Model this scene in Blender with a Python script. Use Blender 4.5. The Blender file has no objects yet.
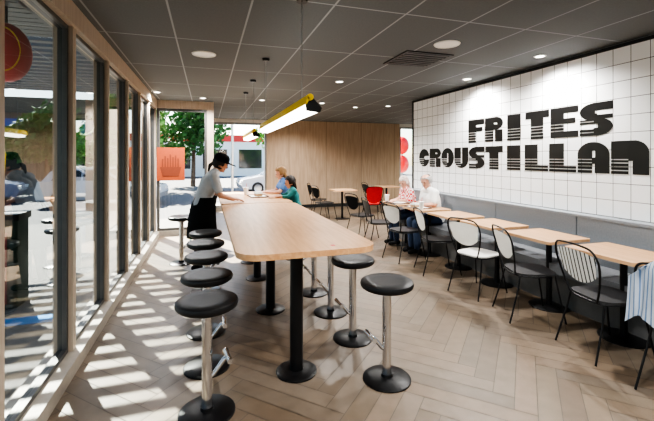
import bpy, bmesh, math, random
from mathutils import Vector, Matrix
random.seed(7)
C = bpy.context.scene.collection
PI = math.pi
def R(a): return math.radians(a)
# ---------------------------------------------------------------- materials
def mat(name, col, rough=0.5, metal=0.0, var=0.06, scale=18.0, emit=0.0, spec=0.5, bump=0.0, coat=0.0):
    m = bpy.data.materials.new(name); m.use_nodes = True
    nt = m.node_tree; b = nt.nodes['Principled BSDF']
    tc = nt.nodes.new('ShaderNodeTexCoord'); n = nt.nodes.new('ShaderNodeTexNoise')
    n.inputs['Scale'].default_value = scale; n.inputs['Detail'].default_value = 3
    nt.links.new(tc.outputs['Object'], n.inputs['Vector'])
    r = nt.nodes.new('ShaderNodeValToRGB')
    lo = [max(0, c*(1-var)) for c in col]; hi = [min(1, c*(1+var)) for c in col]
    r.color_ramp.elements[0].position = .3; r.color_ramp.elements[1].position = .7
    r.color_ramp.elements[0].color = (*lo, 1); r.color_ramp.elements[1].color = (*hi, 1)
    nt.links.new(n.outputs['Fac'], r.inputs['Fac']); nt.links.new(r.outputs['Color'], b.inputs['Base Color'])
    b.inputs['Roughness'].default_value = rough; b.inputs['Metallic'].default_value = metal
    b.inputs['Specular IOR Level'].default_value = spec
    if coat: b.inputs['Coat Weight'].default_value = coat
    if emit:
        nt.links.new(r.outputs['Color'], b.inputs['Emission Color']); b.inputs['Emission Strength'].default_value = emit
    if bump:
        bp = nt.nodes.new('ShaderNodeBump'); bp.inputs['Strength'].default_value = bump; bp.inputs['Distance'].default_value = .01
        nt.links.new(n.outputs['Fac'], bp.inputs['Height']); nt.links.new(bp.outputs['Normal'], b.inputs['Normal'])
    return m
def wood(name, c0, c1, sc=(1.5, 14, 14), rough=.45, seam=None):
    m = bpy.data.materials.new(name); m.use_nodes = True
    nt = m.node_tree; b = nt.nodes['Principled BSDF']
    tc = nt.nodes.new('ShaderNodeTexCoord'); mp = nt.nodes.new('ShaderNodeMapping')
    mp.inputs['Scale'].default_value = sc
    nt.links.new(tc.outputs['Object'], mp.inputs['Vector'])
    n = nt.nodes.new('ShaderNodeTexNoise'); n.inputs['Scale'].default_value = 2.0; n.inputs['Detail'].default_value = 6
    n.inputs['Distortion'].default_value = .6
    nt.links.new(mp.outputs['Vector'], n.inputs['Vector'])
    r = nt.nodes.new('ShaderNodeValToRGB'); r.color_ramp.elements[0].position = .35; r.color_ramp.elements[1].position = .65
    r.color_ramp.elements[0].color = (*c0, 1); r.color_ramp.elements[1].color = (*c1, 1)
    nt.links.new(n.outputs['Fac'], r.inputs['Fac'])
    out = r.outputs['Color']
    if seam:
        sx = nt.nodes.new('ShaderNodeSeparateXYZ'); nt.links.new(tc.outputs['Object'], sx.inputs[0])
        d = nt.nodes.new('ShaderNodeMath'); d.operation = 'DIVIDE'; d.inputs[1].default_value = seam
        f = nt.nodes.new('ShaderNodeMath'); f.operation = 'FRACT'
        l = nt.nodes.new('ShaderNodeMath'); l.operation = 'LESS_THAN'; l.inputs[1].default_value = .012
        nt.links.new(sx.outputs[0], d.inputs[0]); nt.links.new(d.outputs[0], f.inputs[0]); nt.links.new(f.outputs[0], l.inputs[0])
        mx = nt.nodes.new('ShaderNodeMixRGB'); mx.inputs[2].default_value = (*[c*.6 for c in c0], 1)
        nt.links.new(l.outputs[0], mx.inputs[0]); nt.links.new(out, mx.inputs[1]); out = mx.outputs[0]
    nt.links.new(out, b.inputs['Base Color'])
    b.inputs['Roughness'].default_value = rough
    return m
def grid_mat(name, axes, sizes, off, lw, tile, line, rough, var=.05):
    m = bpy.data.materials.new(name); m.use_nodes = True
    nt = m.node_tree; b = nt.nodes['Principled BSDF']
    tc = nt.nodes.new('ShaderNodeTexCoord'); sx = nt.nodes.new('ShaderNodeSeparateXYZ')
    nt.links.new(tc.outputs['Object'], sx.inputs[0])
    res = []
    for a, o, size in zip(axes, off, sizes):
        s = nt.nodes.new('ShaderNodeMath'); s.operation = 'SUBTRACT'; s.inputs[1].default_value = o - size*50
        d = nt.nodes.new('ShaderNodeMath'); d.operation = 'DIVIDE'; d.inputs[1].default_value = size
        f = nt.nodes.new('ShaderNodeMath'); f.operation = 'FRACT'
        l = nt.nodes.new('ShaderNodeMath'); l.operation = 'LESS_THAN'; l.inputs[1].default_value = lw/size
        nt.links.new(sx.outputs['XYZ'.index(a)], s.inputs[0]); nt.links.new(s.outputs[0], d.inputs[0])
        nt.links.new(d.outputs[0], f.inputs[0]); nt.links.new(f.outputs[0], l.inputs[0]); res.append(l.outputs[0])
    mx = nt.nodes.new('ShaderNodeMath'); mx.operation = 'MAXIMUM'
    nt.links.new(res[0], mx.inputs[0]); nt.links.new(res[1], mx.inputs[1])
    n = nt.nodes.new('ShaderNodeTexNoise'); n.inputs['Scale'].default_value = 60; nt.links.new(tc.outputs['Object'], n.inputs['Vector'])
    r = nt.nodes.new('ShaderNodeValToRGB')
    r.color_ramp.elements[0].color = (*[c*(1-var) for c in tile], 1); r.color_ramp.elements[1].color = (*[min(1, c*(1+var)) for c in tile], 1)
    nt.links.new(n.outputs['Fac'], r.inputs['Fac'])
    mc = nt.nodes.new('ShaderNodeMixRGB'); mc.inputs[2].default_value = (*line, 1)
    nt.links.new(mx.outputs[0], mc.inputs[0]); nt.links.new(r.outputs['Color'], mc.inputs[1])
    nt.links.new(mc.outputs[0], b.inputs['Base Color']); b.inputs['Roughness'].default_value = rough
    bp = nt.nodes.new('ShaderNodeBump'); bp.invert = True; bp.inputs['Strength'].default_value = .4; bp.inputs['Distance'].default_value = .003
    nt.links.new(mx.outputs[0], bp.inputs['Height']); nt.links.new(bp.outputs['Normal'], b.inputs['Normal'])
    return m
def glass_mat(name, tint=(.93, .95, .95), base=.07):
    m = bpy.data.materials.new(name); m.use_nodes = True; nt = m.node_tree
    nt.nodes.remove(nt.nodes['Principled BSDF']); out = nt.nodes['Material Output']
    t = nt.nodes.new('ShaderNodeBsdfTransparent'); t.inputs[0].default_value = (*tint, 1)
    g = nt.nodes.new('ShaderNodeBsdfGlossy'); g.inputs['Roughness'].default_value = .02
    lw = nt.nodes.new('ShaderNodeLayerWeight'); lw.inputs['Blend'].default_value = .5
    p = nt.nodes.new('ShaderNodeMath'); p.operation = 'POWER'; p.inputs[1].default_value = 3.2
    a = nt.nodes.new('ShaderNodeMath'); a.operation = 'MULTIPLY_ADD'; a.inputs[1].default_value = .85; a.inputs[2].default_value = base
    nt.links.new(lw.outputs['Facing'], p.inputs[0]); nt.links.new(p.outputs[0], a.inputs[0])
    mx = nt.nodes.new('ShaderNodeMixShader')
    nt.links.new(a.outputs[0], mx.inputs[0]); nt.links.new(t.outputs[0], mx.inputs[1]); nt.links.new(g.outputs[0], mx.inputs[2])
    nt.links.new(mx.outputs[0], out.inputs['Surface'])
    return m
def floor_mat():
    m = bpy.data.materials.new('floor_planks'); m.use_nodes = True; nt = m.node_tree; b = nt.nodes['Principled BSDF']
    at = nt.nodes.new('ShaderNodeAttribute'); at.attribute_name = 'tone'
    tc = nt.nodes.new('ShaderNodeTexCoord'); n = nt.nodes.new('ShaderNodeTexNoise')
    n.inputs['Scale'].default_value = 9; n.inputs['Detail'].default_value = 6; nt.links.new(tc.outputs['Object'], n.inputs['Vector'])
    r = nt.nodes.new('ShaderNodeValToRGB'); r.color_ramp.elements[0].position = .3; r.color_ramp.elements[1].position = .75
    r.color_ramp.elements[0].color = (.84, .83, .82, 1); r.color_ramp.elements[1].color = (1.0, 1.0, 1.0, 1)
    nt.links.new(n.outputs['Fac'], r.inputs['Fac'])
    mx = nt.nodes.new('ShaderNodeMixRGB'); mx.blend_type = 'MULTIPLY'; mx.inputs[0].default_value = 1
    nt.links.new(at.outputs['Color'], mx.inputs[1]); nt.links.new(r.outputs['Color'], mx.inputs[2])
    nt.links.new(mx.outputs[0], b.inputs['Base Color']); b.inputs['Roughness'].default_value = .43
    return m
def check_mat(name, c0, c1, sc):
    m = mat(name, c0, .8); nt = m.node_tree; b = nt.nodes['Principled BSDF']
    tc = nt.nodes.new('ShaderNodeTexCoord'); ch = nt.nodes.new('ShaderNodeTexChecker'); ch.inputs['Scale'].default_value = sc
    ch.inputs['Color1'].default_value = (*c0, 1); ch.inputs['Color2'].default_value = (*c1, 1)
    nt.links.new(tc.outputs['Object'], ch.inputs['Vector']); nt.links.new(ch.outputs['Color'], b.inputs['Base Color'])
    return m
def stripe_mat(name, c0, c1, axis, sc, duty=.5):
    m = mat(name, c0, .7); nt = m.node_tree; b = nt.nodes['Principled BSDF']
    tc = nt.nodes.new('ShaderNodeTexCoord'); sx = nt.nodes.new('ShaderNodeSeparateXYZ'); nt.links.new(tc.outputs['Object'], sx.inputs[0])
    d = nt.nodes.new('ShaderNodeMath'); d.operation = 'MULTIPLY'; d.inputs[1].default_value = sc
    f = nt.nodes.new('ShaderNodeMath'); f.operation = 'FRACT'; l = nt.nodes.new('ShaderNodeMath'); l.operation = 'LESS_THAN'; l.inputs[1].default_value = duty
    nt.links.new(sx.outputs[axis], d.inputs[0]); nt.links.new(d.outputs[0], f.inputs[0]); nt.links.new(f.outputs[0], l.inputs[0])
    mx = nt.nodes.new('ShaderNodeMixRGB'); mx.inputs[1].default_value = (*c0, 1); mx.inputs[2].default_value = (*c1, 1)
    nt.links.new(l.outputs[0], mx.inputs[0]); nt.links.new(mx.outputs[0], b.inputs['Base Color'])
    return m
M = dict(
 black=mat('black_powder_coat', (.010, .010, .011), .38, .2),
 seatblack=mat('black_vinyl', (.010, .010, .011), .42, bump=.1),
 chrome=mat('brushed_chrome', (.78, .78, .78), .16, 1.0, var=.02),
 steel=mat('dull_steel', (.42, .43, .44), .35, .9),
 white=mat('white_paint', (.80, .80, .78), .5, var=.02),
 offwhite=mat('off_white_shell', (.80, .79, .75), .45, var=.03),
 darkgrey=mat('dark_grey_shell', (.035, .035, .037), .5),
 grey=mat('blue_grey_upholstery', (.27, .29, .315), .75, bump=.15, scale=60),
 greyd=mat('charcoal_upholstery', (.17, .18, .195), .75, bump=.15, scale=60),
 alu=mat('dark_aluminium', (.12, .12, .12), .4, .5),
 yellow=mat('yellow_enamel', (.95, .62, .01), .35),
 red=mat('red_plastic', (.62, .012, .015), .35), redd=mat('dark_red_plastic', (.25, .01, .012), .4),
 orange=mat('orange_print', (.38, .075, .022), .6), rust=mat('dark_orange_ink', (.20, .04, .015), .6),
 lamp=mat('lit_diffuser', (1, .97, .9), .5, emit=4.0, var=.01),
 disc=mat('lit_downlight', (1, .96, .9), .5, emit=6.0, var=.01),
 wall=mat('grey_wall_paint', (.34, .34, .33), .8, var=.03),
 dark=mat('dark_void', (.02, .02, .02), .6),
 basegrey=mat('grey_laminate', (.15, .145, .14), .6),
 tabletop=wood('light_oak_tabletop', (.55, .29, .13), (.66, .385, .195), (14, 1.2, 14), .36),
 tabletop2=wood('light_oak_small_tabletop', (.52, .30, .155), (.61, .38, .215), (14, 1.2, 14), .4),
 woodwall=wood('oak_wall_panels', (.42, .305, .21), (.51, .385, .275), (10, 10, .8), .55, seam=1.2),
 mull=wood('pale_oak_mullion', (.42, .34, .265), (.50, .415, .335), (20, 20, 1.5), .5),
 kerb=mat('beige_sill_stone', (.40, .36, .31), .5),
 glass=glass_mat('window_glass'), glassd=glass_mat('tinted_window_glass', (.36, .41, .42), .11), glassm=glass_mat('lightly_tinted_window_glass', (.72, .75, .75)),
 grout=mat('dark_grout', (.13, .115, .10), .8),
 asphalt=mat('asphalt', (.09, .09, .095), .9, scale=40),
 pave=mat('concrete_pavement', (.17, .165, .16), .9, scale=8),
 blue=mat('blue_ground_paint', (.02, .25, .60), .8),
 green=mat('dark_green_plastic', (.012, .035, .022), .5),
 leaf=mat('green_leaves', (.12, .28, .045), .7, var=.5, scale=3),
 leaf2=mat('dark_green_leaves', (.05, .15, .035), .7, var=.5, scale=3),
 bark=mat('brown_bark', (.10, .06, .04), .9),
 carwhite=mat('silver_car_paint', (.48, .49, .51), .25, coat=.6, var=.02),
 carblue=mat('blue_car_paint', (.02, .05, .16), .25, coat=.6, var=.02),
 carglass=mat('dark_car_glass', (.02, .025, .03), .08),
 tyre=mat('black_tyre_rubber', (.015, .015, .015), .8),
 brick=mat('dark_building_wall', (.10, .08, .07), .8),
 bluewall=mat('blue_building_band', (.02, .10, .38), .6),
 skin=mat('skin_tan', (.52, .28, .19), .5, spec=.3), skinl=mat('skin_light', (.60, .34, .25), .5, spec=.3),
 hairdark=mat('dark_hair', (.02, .013, .01), .6, var=.4, scale=80), hairgrey=mat('grey_hair', (.38, .37, .36), .7, var=.3, scale=80),
 hairblond=mat('sandy_hair', (.22, .12, .045), .7, var=.3, scale=80), hairwhite=mat('pale_hair', (.60, .50, .46), .7, var=.3, scale=80),
 shirtgrey=mat('pale_grey_cloth', (.46, .46, .465), .85), shirtwhite=mat('white_cloth', (.78, .78, .77), .85, var=.03),
 clothblack=mat('black_cloth', (.008, .008, .009), .85), jeans=mat('dark_blue_denim', (.03, .05, .10), .85),
 teal=mat('teal_cloth', (.03, .20, .20), .85), bluecloth=mat('blue_cloth', (.08, .17, .36), .85), lips=mat('lips', (.40, .12, .10), .5), eye=mat('dark_eye', (.02, .015, .01), .2),
 check=check_mat('red_and_white_checked_cloth', (.60, .02, .03), (.75, .66, .64), 28),
 paper=mat('white_paper', (.75, .74, .70), .8), card=mat('brown_card', (.42, .26, .13), .8),
 stripes=stripe_mat('black_striped_white_shell', (.84, .83, .80), (.02, .02, .02), 1, 26, .30),
 garment=stripe_mat('blue_striped_white_cloth', (.66, .72, .80), (.22, .34, .54), 1, 38, .3),
 letter=mat('black_enamel_lettering', (.008, .008, .008), .3),
 tray=mat('brown_plastic_tray', (.12, .06, .04), .4),
)
TS = .17
M['tiles'] = grid_mat('white_glazed_tiles', 'YZ', (TS, TS), (6.70, 2.65), .0058, (.86, .87, .88), (.12, .12, .12), .25, .01)
M['ceil'] = grid_mat('charcoal_ceiling_tiles', 'XY', (.6, 1.2), (-.29, 3.9), .016, (.115, .125, .13), (.31, .33, .34), .8, .15)
M['planks'] = floor_mat()
# ---------------------------------------------------------------- geometry helpers
def box(bm, x0, x1, y0, y1, z0, z1):
    v = [bm.verts.new(p) for p in ((x0,y0,z0),(x1,y0,z0),(x1,y1,z0),(x0,y1,z0),(x0,y0,z1),(x1,y0,z1),(x1,y1,z1),(x0,y1,z1))]
    for f in ((0,3,2,1),(4,5,6,7),(0,1,5,4),(1,2,6,5),(2,3,7,6),(3,0,4,7)): bm.faces.new([v[i] for i in f])
def B(*a):
    bm = bmesh.new(); box(bm, *a); return bm
def bevel(bm, w, seg=2):
    bmesh.ops.bevel(bm, geom=[e for e in bm.edges if len(e.link_faces)==2 and e.calc_face_angle(0) > .6], offset=w, segments=seg, profile=.5, affect='EDGES')
    return bm
def tube(bm, pts, r, seg=8, closed=False):
    pts = [Vector(p) for p in pts]; n = len(pts); rings = []; up = None
    for i, p in enumerate(pts):
        if closed: t = pts[(i+1)%n]-pts[i-1]
        else: t = pts[min(i+1,n-1)]-pts[max(i-1,0)]
        t.normalize()
        if up is None:
            up = Vector((0,0,1)) if abs(t.z) < .9 else Vector((1,0,0))
        a = (up - t*up.dot(t)).normalized(); up = a; b = t.cross(a)
        rr = r[i] if isinstance(r, (list, tuple)) else r
        rings.append([bm.verts.new(p + a*math.cos(2*PI*k/seg)*rr + b*math.sin(2*PI*k/seg)*rr) for k in range(seg)])
    for i in range(n if closed else n-1):
        A, D = rings[i], rings[(i+1)%n]
        for k in range(seg): bm.faces.new((A[k], A[(k+1)%seg], D[(k+1)%seg], D[k]))
    if not closed:
        bm.faces.new(rings[0][::-1]); bm.faces.new(rings[-1])
def T(pts, r, seg=8, closed=False):
    bm = bmesh.new(); tube(bm, pts, r, seg, closed); return bm
def lathe(bm, prof, seg=32, o=(0,0,0)):
    rings = []
    for r, z in prof:
        if r < 1e-6: rings.append([bm.verts.new((o[0], o[1], o[2]+z))])
        else: rings.append([bm.verts.new((o[0]+r*math.cos(2*PI*k/seg), o[1]+r*math.sin(2*PI*k/seg), o[2]+z)) for k in range(seg)])
    for A, D in zip(rings, rings[1:]):
        for k in range(seg):
            k2 = (k+1)%seg
            if len(A)==1 and len(D)==1: continue
            if len(A)==1: bm.faces.new((A[0], D[k2], D[k]))
            elif len(D)==1: bm.faces.new((A[k], A[k2], D[0]))
            else: bm.faces.new((A[k], A[k2], D[k2], D[k]))
def L(prof, seg=32, o=(0,0,0)):
    bm = bmesh.new(); lathe(bm, prof, seg, o); return bm
def prism(bm, pts, z0, z1, fn=None):
    fn = fn or (lambda x, y, z: (x, y, z))
    a = [bm.verts.new(fn(x, y, z0)) for x, y in pts]; b = [bm.verts.new(fn(x, y, z1)) for x, y in pts]
    bm.faces.new(a[::-1]); bm.faces.new(b); n = len(pts)
    for i in range(n): bm.faces.new((a[i], a[(i+1)%n], b[(i+1)%n], b[i]))
def rrect(x0, x1, y0, y1, r, seg=6):
    out = []
    for cx, cy, a in ((x1-r,y1-r,0),(x0+r,y1-r,90),(x0+r,y0+r,180),(x1-r,y0+r,270)):
        for k in range(seg+1):
            t = R(a+90*k/seg); out.append((cx+r*math.cos(t), cy+r*math.sin(t)))
    return out
def ell(bm, c, r, Mx=None, sub=3):
    m = Matrix.Translation(Vector(c)) @ Matrix.Diagonal((*r, 1))
    if Mx is not None: m = Mx @ m
    bmesh.ops.create_icosphere(bm, subdivisions=sub, radius=1, matrix=m)
def cap(bm, p0, p1, r0, r1, Mx=None):
    p0, p1 = Vector(p0), Vector(p1)
    if Mx is not None: p0, p1 = Mx @ p0, Mx @ p1
    ell(bm, p0, (r0,)*3, sub=2); ell(bm, p1, (r1,)*3, sub=2)
    d = p1-p0
    if d.length > 1e-4:
        q = d.to_track_quat('Z','Y').to_matrix().to_4x4()
        bmesh.ops.create_cone(bm, cap_ends=True, segments=16, radius1=r0, radius2=r1, depth=d.length, matrix=Matrix.Translation((p0+p1)/2) @ q)
def obj(name, bm, m, parent=None, smooth=True, loc=None):
    bmesh.ops.recalc_face_normals(bm, faces=bm.faces)
    me = bpy.data.meshes.new(name); bm.to_mesh(me); bm.free(); me.materials.append(m)
    if smooth:
        for p in me.polygons: p.use_smooth = True
        try: me.set_sharp_from_angle(angle=R(40))
        except Exception: pass
    o = bpy.data.objects.new(name, me); C.objects.link(o)
    if parent: o.parent = parent
    if loc: o.location = loc
    return o
def tag(o, label, cat, group=None, kind=None):
    o['label'] = label; o['category'] = cat
    if group: o['group'] = group
    if kind: o['kind'] = kind
    return o
def struct(name, bm, m, label, cat, smooth=False):
    return tag(obj(name, bm, m, None, smooth), label, cat, None, 'structure')
def thing(name, label, cat, loc=(0,0,0), rz=0, group=None):
    o = bpy.data.objects.new(name, None); C.objects.link(o); o.location = loc; o.rotation_euler = (0,0,rz); o.empty_display_size = .1
    return tag(o, label, cat, group)
def dup(root, loc, rz, label, group=None):
    r = root.copy(); C.objects.link(r); r.location = loc; r.rotation_euler = (0,0,rz); r['label'] = label
    if group: r['group'] = group
    for ch in list(root.children):
        c = ch.copy(); C.objects.link(c); c.parent = r
        for g in list(ch.children):
            d = g.copy(); C.objects.link(d); d.parent = c
    return r
# ---------------------------------------------------------------- room
H = 2.70; XL = -.97; YB1 = 8.2; YB2 = 11.5; XR = 3.95; XR2 = 7.1; YF = -3.0
bm = B(XL-.15, XR2, YF, YB1, -.2, -.004); box(bm, 0, XR2, YB1, YB2, -.2, -.004)
struct('floor', bm, M['grout'], 'dark grout bed beneath the herringbone floor planks', 'floor')
bm = bmesh.new(); Wd, Ld = .13, .78; g = .0022
rot = Matrix.Rotation(R(45), 4, 'Z'); off = Vector((3, 4, 0))
cl = bm.loops.layers.color.new('tone')
def plank(x0, x1, y0, y1):
    pts = [rot @ Vector(p) + off for p in ((x0+g,y0+g,0),(x1-g,y0+g,0),(x1-g,y1-g,0),(x0+g,y1-g,0))]
    c = sum(pts, Vector())/4
    if c.x < XL-1 or c.x > XR2+1 or c.y < YF-1 or c.y > YB2+1: return
    f = bm.faces.new([bm.verts.new(p) for p in pts]); t = random.uniform(.935, 1.06); w = random.uniform(-.007, .007)
    for lp in f.loops: lp[cl] = ((.475*t+w), (.42*t), (.36*t-w), 1)
for k in range(-110, 111):
    for mm in range(-11, 12):
        ox, oy = mm*Ld, -mm*Ld
        plank(k*Wd+ox, k*Wd+Ld+ox, k*Wd+oy, (k+1)*Wd+oy)
        plank(k*Wd+ox, (k+1)*Wd+ox, (k+1)*Wd+oy, (k+1)*Wd+Ld+oy)
def cut(co, no, clear=True):
    bmesh.ops.bisect_plane(bm, geom=bm.verts[:]+bm.edges[:]+bm.faces[:], plane_co=co, plane_no=no, clear_outer=clear)
cut((XL-.02,0,0), (-1,0,0)); cut((XR2,0,0), (1,0,0)); cut((0,YF,0), (0,-1,0)); cut((0,YB2,0), (0,1,0))
cut((0,YB1,0), (0,1,0), False); cut((.02,0,0), (1,0,0), False)
bmesh.ops.delete(bm, geom=[f for f in bm.faces if f.calc_center_median().x < .02 and f.calc_center_median().y > YB1], context='FACES')
struct('floor', bm, M['planks'], 'beige wood-look floor planks laid in herringbone', 'floor')
bm = B(XL-.15, XR2, YF, YB1+.1, H, H+.12); box(bm, 0, XR2, YB1+.1, YB2+.15, H, H+.12)
struct('ceiling', bm, M['ceil'], 'charcoal suspended ceiling of rectangular tiles in a pale grid', 'ceiling')
struct('wall_back', B(1.72, 6.2, YB2, YB2+.15, 0, H), M['woodwall'], 'oak panelled wall at the far end of the room', 'wall')
struct('wall_step', B(0, .13, YB1-.05, YB2+.15, 0, H), M['mull'], 'pale oak pier between the two far windows', 'wall')
struct('wall_right', B(XR, XR+.2, YF, 6.72, 0, H), M['wall'], 'grey painted wall behind the tiles and banquette', 'wall')
struct('wall_right_back', B(XR2, XR2+.15, 6.5, YB2+.15, 0, H), M['wall'], 'grey side wall beyond the tiled partition', 'wall')
struct('wall_recess', B(XR+.2, XR2, 6.5, 6.6, 0, H), M['wall'], 'grey return wall behind the tiled partition', 'wall')
struct('wall_front', B(XL-.15, XR+.2, YF-.15, YF, 0, H), M['wall'], 'grey wall behind the camera', 'wall')
ys = [-3.0, -1.95, -.9, .15, 1.2, 2.25, 3.33, 4.38, 5.4, 6.35, 7.28, 8.2]
struct('trim_1', B(XL-.15, XL+.03, YF, YB1+.1, 2.54, H), M['mull'], 'pale oak header beam above the left window wall', 'trim')
struct('trim_2', bevel(B(XL-.16, XL+.07, YF, YB1, 0, .10), .01), M['kerb'], 'low beige sill running under the left window wall', 'sill')
n = 3
for i, y in enumerate(ys[1:]):
    struct('trim_%d' % n, bevel(B(XL-.12, XL+.01, y-.036, y+.036, .10, 2.54), .005), M['mull'], 'pale oak post of the left window wall, number %d from the far corner' % (len(ys)-1-i), 'window post'); n += 1
def window(no, axis, c, a0, a1, z0, z1, label, fr=.045, gm='glass', fm='alu'):
    def bx(bm, u0, u1, w0, w1, d):
        if axis == 'X': box(bm, c-d, c+d, u0, u1, w0, w1)
        else: box(bm, u0, u1, c-d, c+d, w0, w1)
    bm = bmesh.new()
    bx(bm, a0, a0+fr, z0, z1, .03); bx(bm, a1-fr, a1, z0, z1, .03); bx(bm, a0+fr, a1-fr, z0, z0+fr, .03); bx(bm, a0+fr, a1-fr, z1-fr, z1, .03)
    w = struct('window_%d' % no, bm, M[fm], label, 'window')
    bm = bmesh.new(); u0, u1, w0, w1 = a0+fr, a1-fr, z0+fr, z1-fr
    ps = [(c,u0,w0),(c,u1,w0),(c,u1,w1),(c,u0,w1)] if axis == 'X' else [(u0,c,w0),(u1,c,w0),(u1,c,w1),(u0,c,w1)]
    bm.faces.new([bm.verts.new(p) for p in ps])
    obj('pane', bm, M[gm], w, False)
for i in range(len(ys)-1):
    window(i+1, 'X', XL-.05, ys[i]+.036, ys[i+1]-.036, .10, 2.54, 'tall dark framed pane in the left window wall, number %d from the far corner' % (len(ys)-1-i), .032, gm='glassd')
window(12, 'Y', YB1+.03, XL+.02, 0, .10, 2.54, 'far end window with the orange poster', .05, gm='glassm')
struct('trim_30', B(XL-.1, 0, YB1-.03, YB1+.1, 2.54, H), M['mull'], 'oak header above the far left window', 'trim')
struct('trim_31', B(XL-.1, 0, YB1-.03, YB1+.1, 0, .10), M['kerb'], 'beige sill below the far left window', 'sill')
window(13, 'Y', YB2+.05, .13, 1.72, .10, 2.6, 'wide pale framed window at the far end beside the oak wall', .06, fm='steel')
struct('trim_32', B(.13, 1.72, YB2, YB2+.1, 2.6, H), M['white'], 'white header above the wide far window', 'trim')
struct('trim_33', B(.13, 1.72, YB2, YB2+.1, 0, .10), M['kerb'], 'beige sill below the wide far window', 'sill')
window(14, 'Y', YB2+.05, 6.2, XR2, .10, 2.6, 'narrow far window between oak wall and tiled wall', .06, gm='glassm', fm='steel')
struct('trim_34', B(6.2, XR2, YB2, YB2+.1, 2.6, H), M['white'], 'white header above the narrow far window', 'trim')
struct('trim_35', B(6.2, XR2, YB2, YB2+.1, 0, .10), M['kerb'], 'sill below the narrow far window', 'sill')
struct('baseboard_back', B(1.72, 6.2, YB2-.015, YB2, 0, .1), M['dark'], 'dark baseboard under the oak wall', 'baseboard')
# ---------------------------------------------------------------- tile panel + letters
pan = thing('tiled_wall_panel', 'large white square-tiled wall panel with bold black lettering', 'wall panel', (0,0,0))
PY0, PZ0, PZ1 = .07, .95, 2.65
obj('tile_face', B(XR-.035, XR-.001, PY0, 6.70, PZ0, PZ1), M['tiles'], pan, False)
bm = B(XR-.05, XR-.001, 6.68, 6.72, PZ0, PZ1+.03); box(bm, XR-.05, XR-.001, PY0, 6.68, PZ1-.004, PZ1+.03)
obj('edge_trim', bm, M['black'], pan, False)
def circ(x, y, cx, cy, r, e=1): return ((x-cx)/e)**2+(y-cy)**2 < r*r
GP = (.11, .22, .33, .44)
def gaps(y, lim=.56): return y < lim and any(abs(y-c) < .017 for c in GP)
def lF(x, y): return (x < .50 and not gaps(y)) or y > .76 or (x < .90 and .48 < y < .66)
def lR(x, y):
    if y > .48: return (x < .62 or circ(x,y,.62,.74,.26,1.45)) and not (.50 < x < .70 and .70 < y < .77)
    return (x < .48 and not gaps(y)) or (.58 < x < .98)
def lI(x, y): return .18 < x < .82 and not gaps(y)
def lT(x, y): return y > .74 or (.24 < x < .76 and not gaps(y))
def lE(x, y): return (x < .50 and not gaps(y)) or y > .80 or (.46 < y < .62 and x < .90) or (y < .20)
def lS(x, y):
    if y > .5: return ((x >= .5 and (y > .76 or y < .62)) or (x < .55 and circ(x,y,.5,.73,.27,1.85) and not (x > .48 and .67 < y < .76)))
    return ((x <= .5 and y < .24) or (x <= .5 and .36 < y) or (x >= .45 and circ(x,y,.5,.27,.27,1.85) and not (x < .56 and .24 < y < .36))) and not (gaps(y) and x < .45)
def lC(x, y): return circ(x,y,.5,.5,.5) and not circ(x,y,.66,.5,.10,1.6) and not (x > .66 and .40 < y < .60) and not (gaps(y,.6) and x < .48)
def lO(x, y): return circ(x,y,.5,.5,.5) and not (abs(x-.52) < .045 and .25 < y < .75) and not (gaps(y,.5) and x < .475)
def lU(x, y): return (((x < .47 or .57 < x) and y >= .42) or (y < .42 and circ(x,y,.5,.42,.42,1.2) and not (.47 < x < .57 and y > .22))) and not (gaps(y) and x < .47)
def lL(x, y): return (x < .56 and not gaps(y)) or (y < .095) or (.13 < y < .205)
def lA(x, y): return ((abs(x-.5) < .50 and y < .6) or (circ(x,y,.5,.6,.4,1.25) and y >= .6)) and not (y < .30 and abs(x-.52) < .045) and not (abs(x-.52) < .05 and .50 < y < .72) and not (gaps(y,.6) and x < .475)
def lN(x, y): return ((x < .47) or (.59 < x) or (y > .62) or (.22+(1-y)*.36 < x < .50+(1-y)*.40 and y > .4)) and not (gaps(y) and x < .47) and (x < .62 or circ(x, y, .62, .62, .38, 1.0) or y < .62)
LET = dict(F=lF, R=lR, I=lI, T=lT, E=lE, S=lS, C=lC, O=lO, U=lU, L=lL, A=lA, N=lN)
def line(txt, y_left, adv, w, z0, h, NR=88, NC=80):
    for i, ch in enumerate(txt):
        bm = bmesh.new(); yl = y_left - i*adv; fn = LET[ch]; open_runs = {}; rects = []
        for r in range(NR+1):
            runs = set()
            if r < NR:
                c = 0
                while c < NC:
                    if fn((c+.5)/NC, (r+.5)/NR):
                        s = c
                        while c < NC and fn((c+.5)/NC, (r+.5)/NR): c += 1
                        runs.add((s, c))
                    else: c += 1
            for k in [k for k in open_runs if k not in runs]: rects.append((k[0]/NC, k[1]/NC, open_runs.pop(k)/NR, r/NR))
            for k in runs: open_runs.setdefault(k, r)
        for x0, x1, y0, y1 in rects:
            box(bm, XR-.0395, XR-.0345, yl-x1*w, yl-x0*w, z0+y0*h, z0+y1*h)
        obj('letter', bm, M['letter'], pan, False)
line('FRITES', 5.02, .374, .354, 1.785, .350)
line('CROUSTILLAN', 6.47, .366, .348, 1.39, .330)
# ---------------------------------------------------------------- banquette
bq = thing('banquette', 'long blue-grey upholstered banquette below the white tiled wall', 'banquette', (0,0,0))
y = .7
while y < 6.6:
    y1 = min(y+1.2, 6.68)
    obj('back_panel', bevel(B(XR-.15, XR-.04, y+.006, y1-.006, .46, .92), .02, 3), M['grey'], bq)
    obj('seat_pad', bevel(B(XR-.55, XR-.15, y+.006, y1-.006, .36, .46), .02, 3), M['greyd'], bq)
    y = y1
obj('ledge', B(XR-.17, XR-.002, .7, 6.68, .922, .948), M['grey'], bq, False)
obj('base', B(XR-.42, XR-.02, .7, 6.68, 0, .36), M['basegrey'], bq, False)
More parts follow.
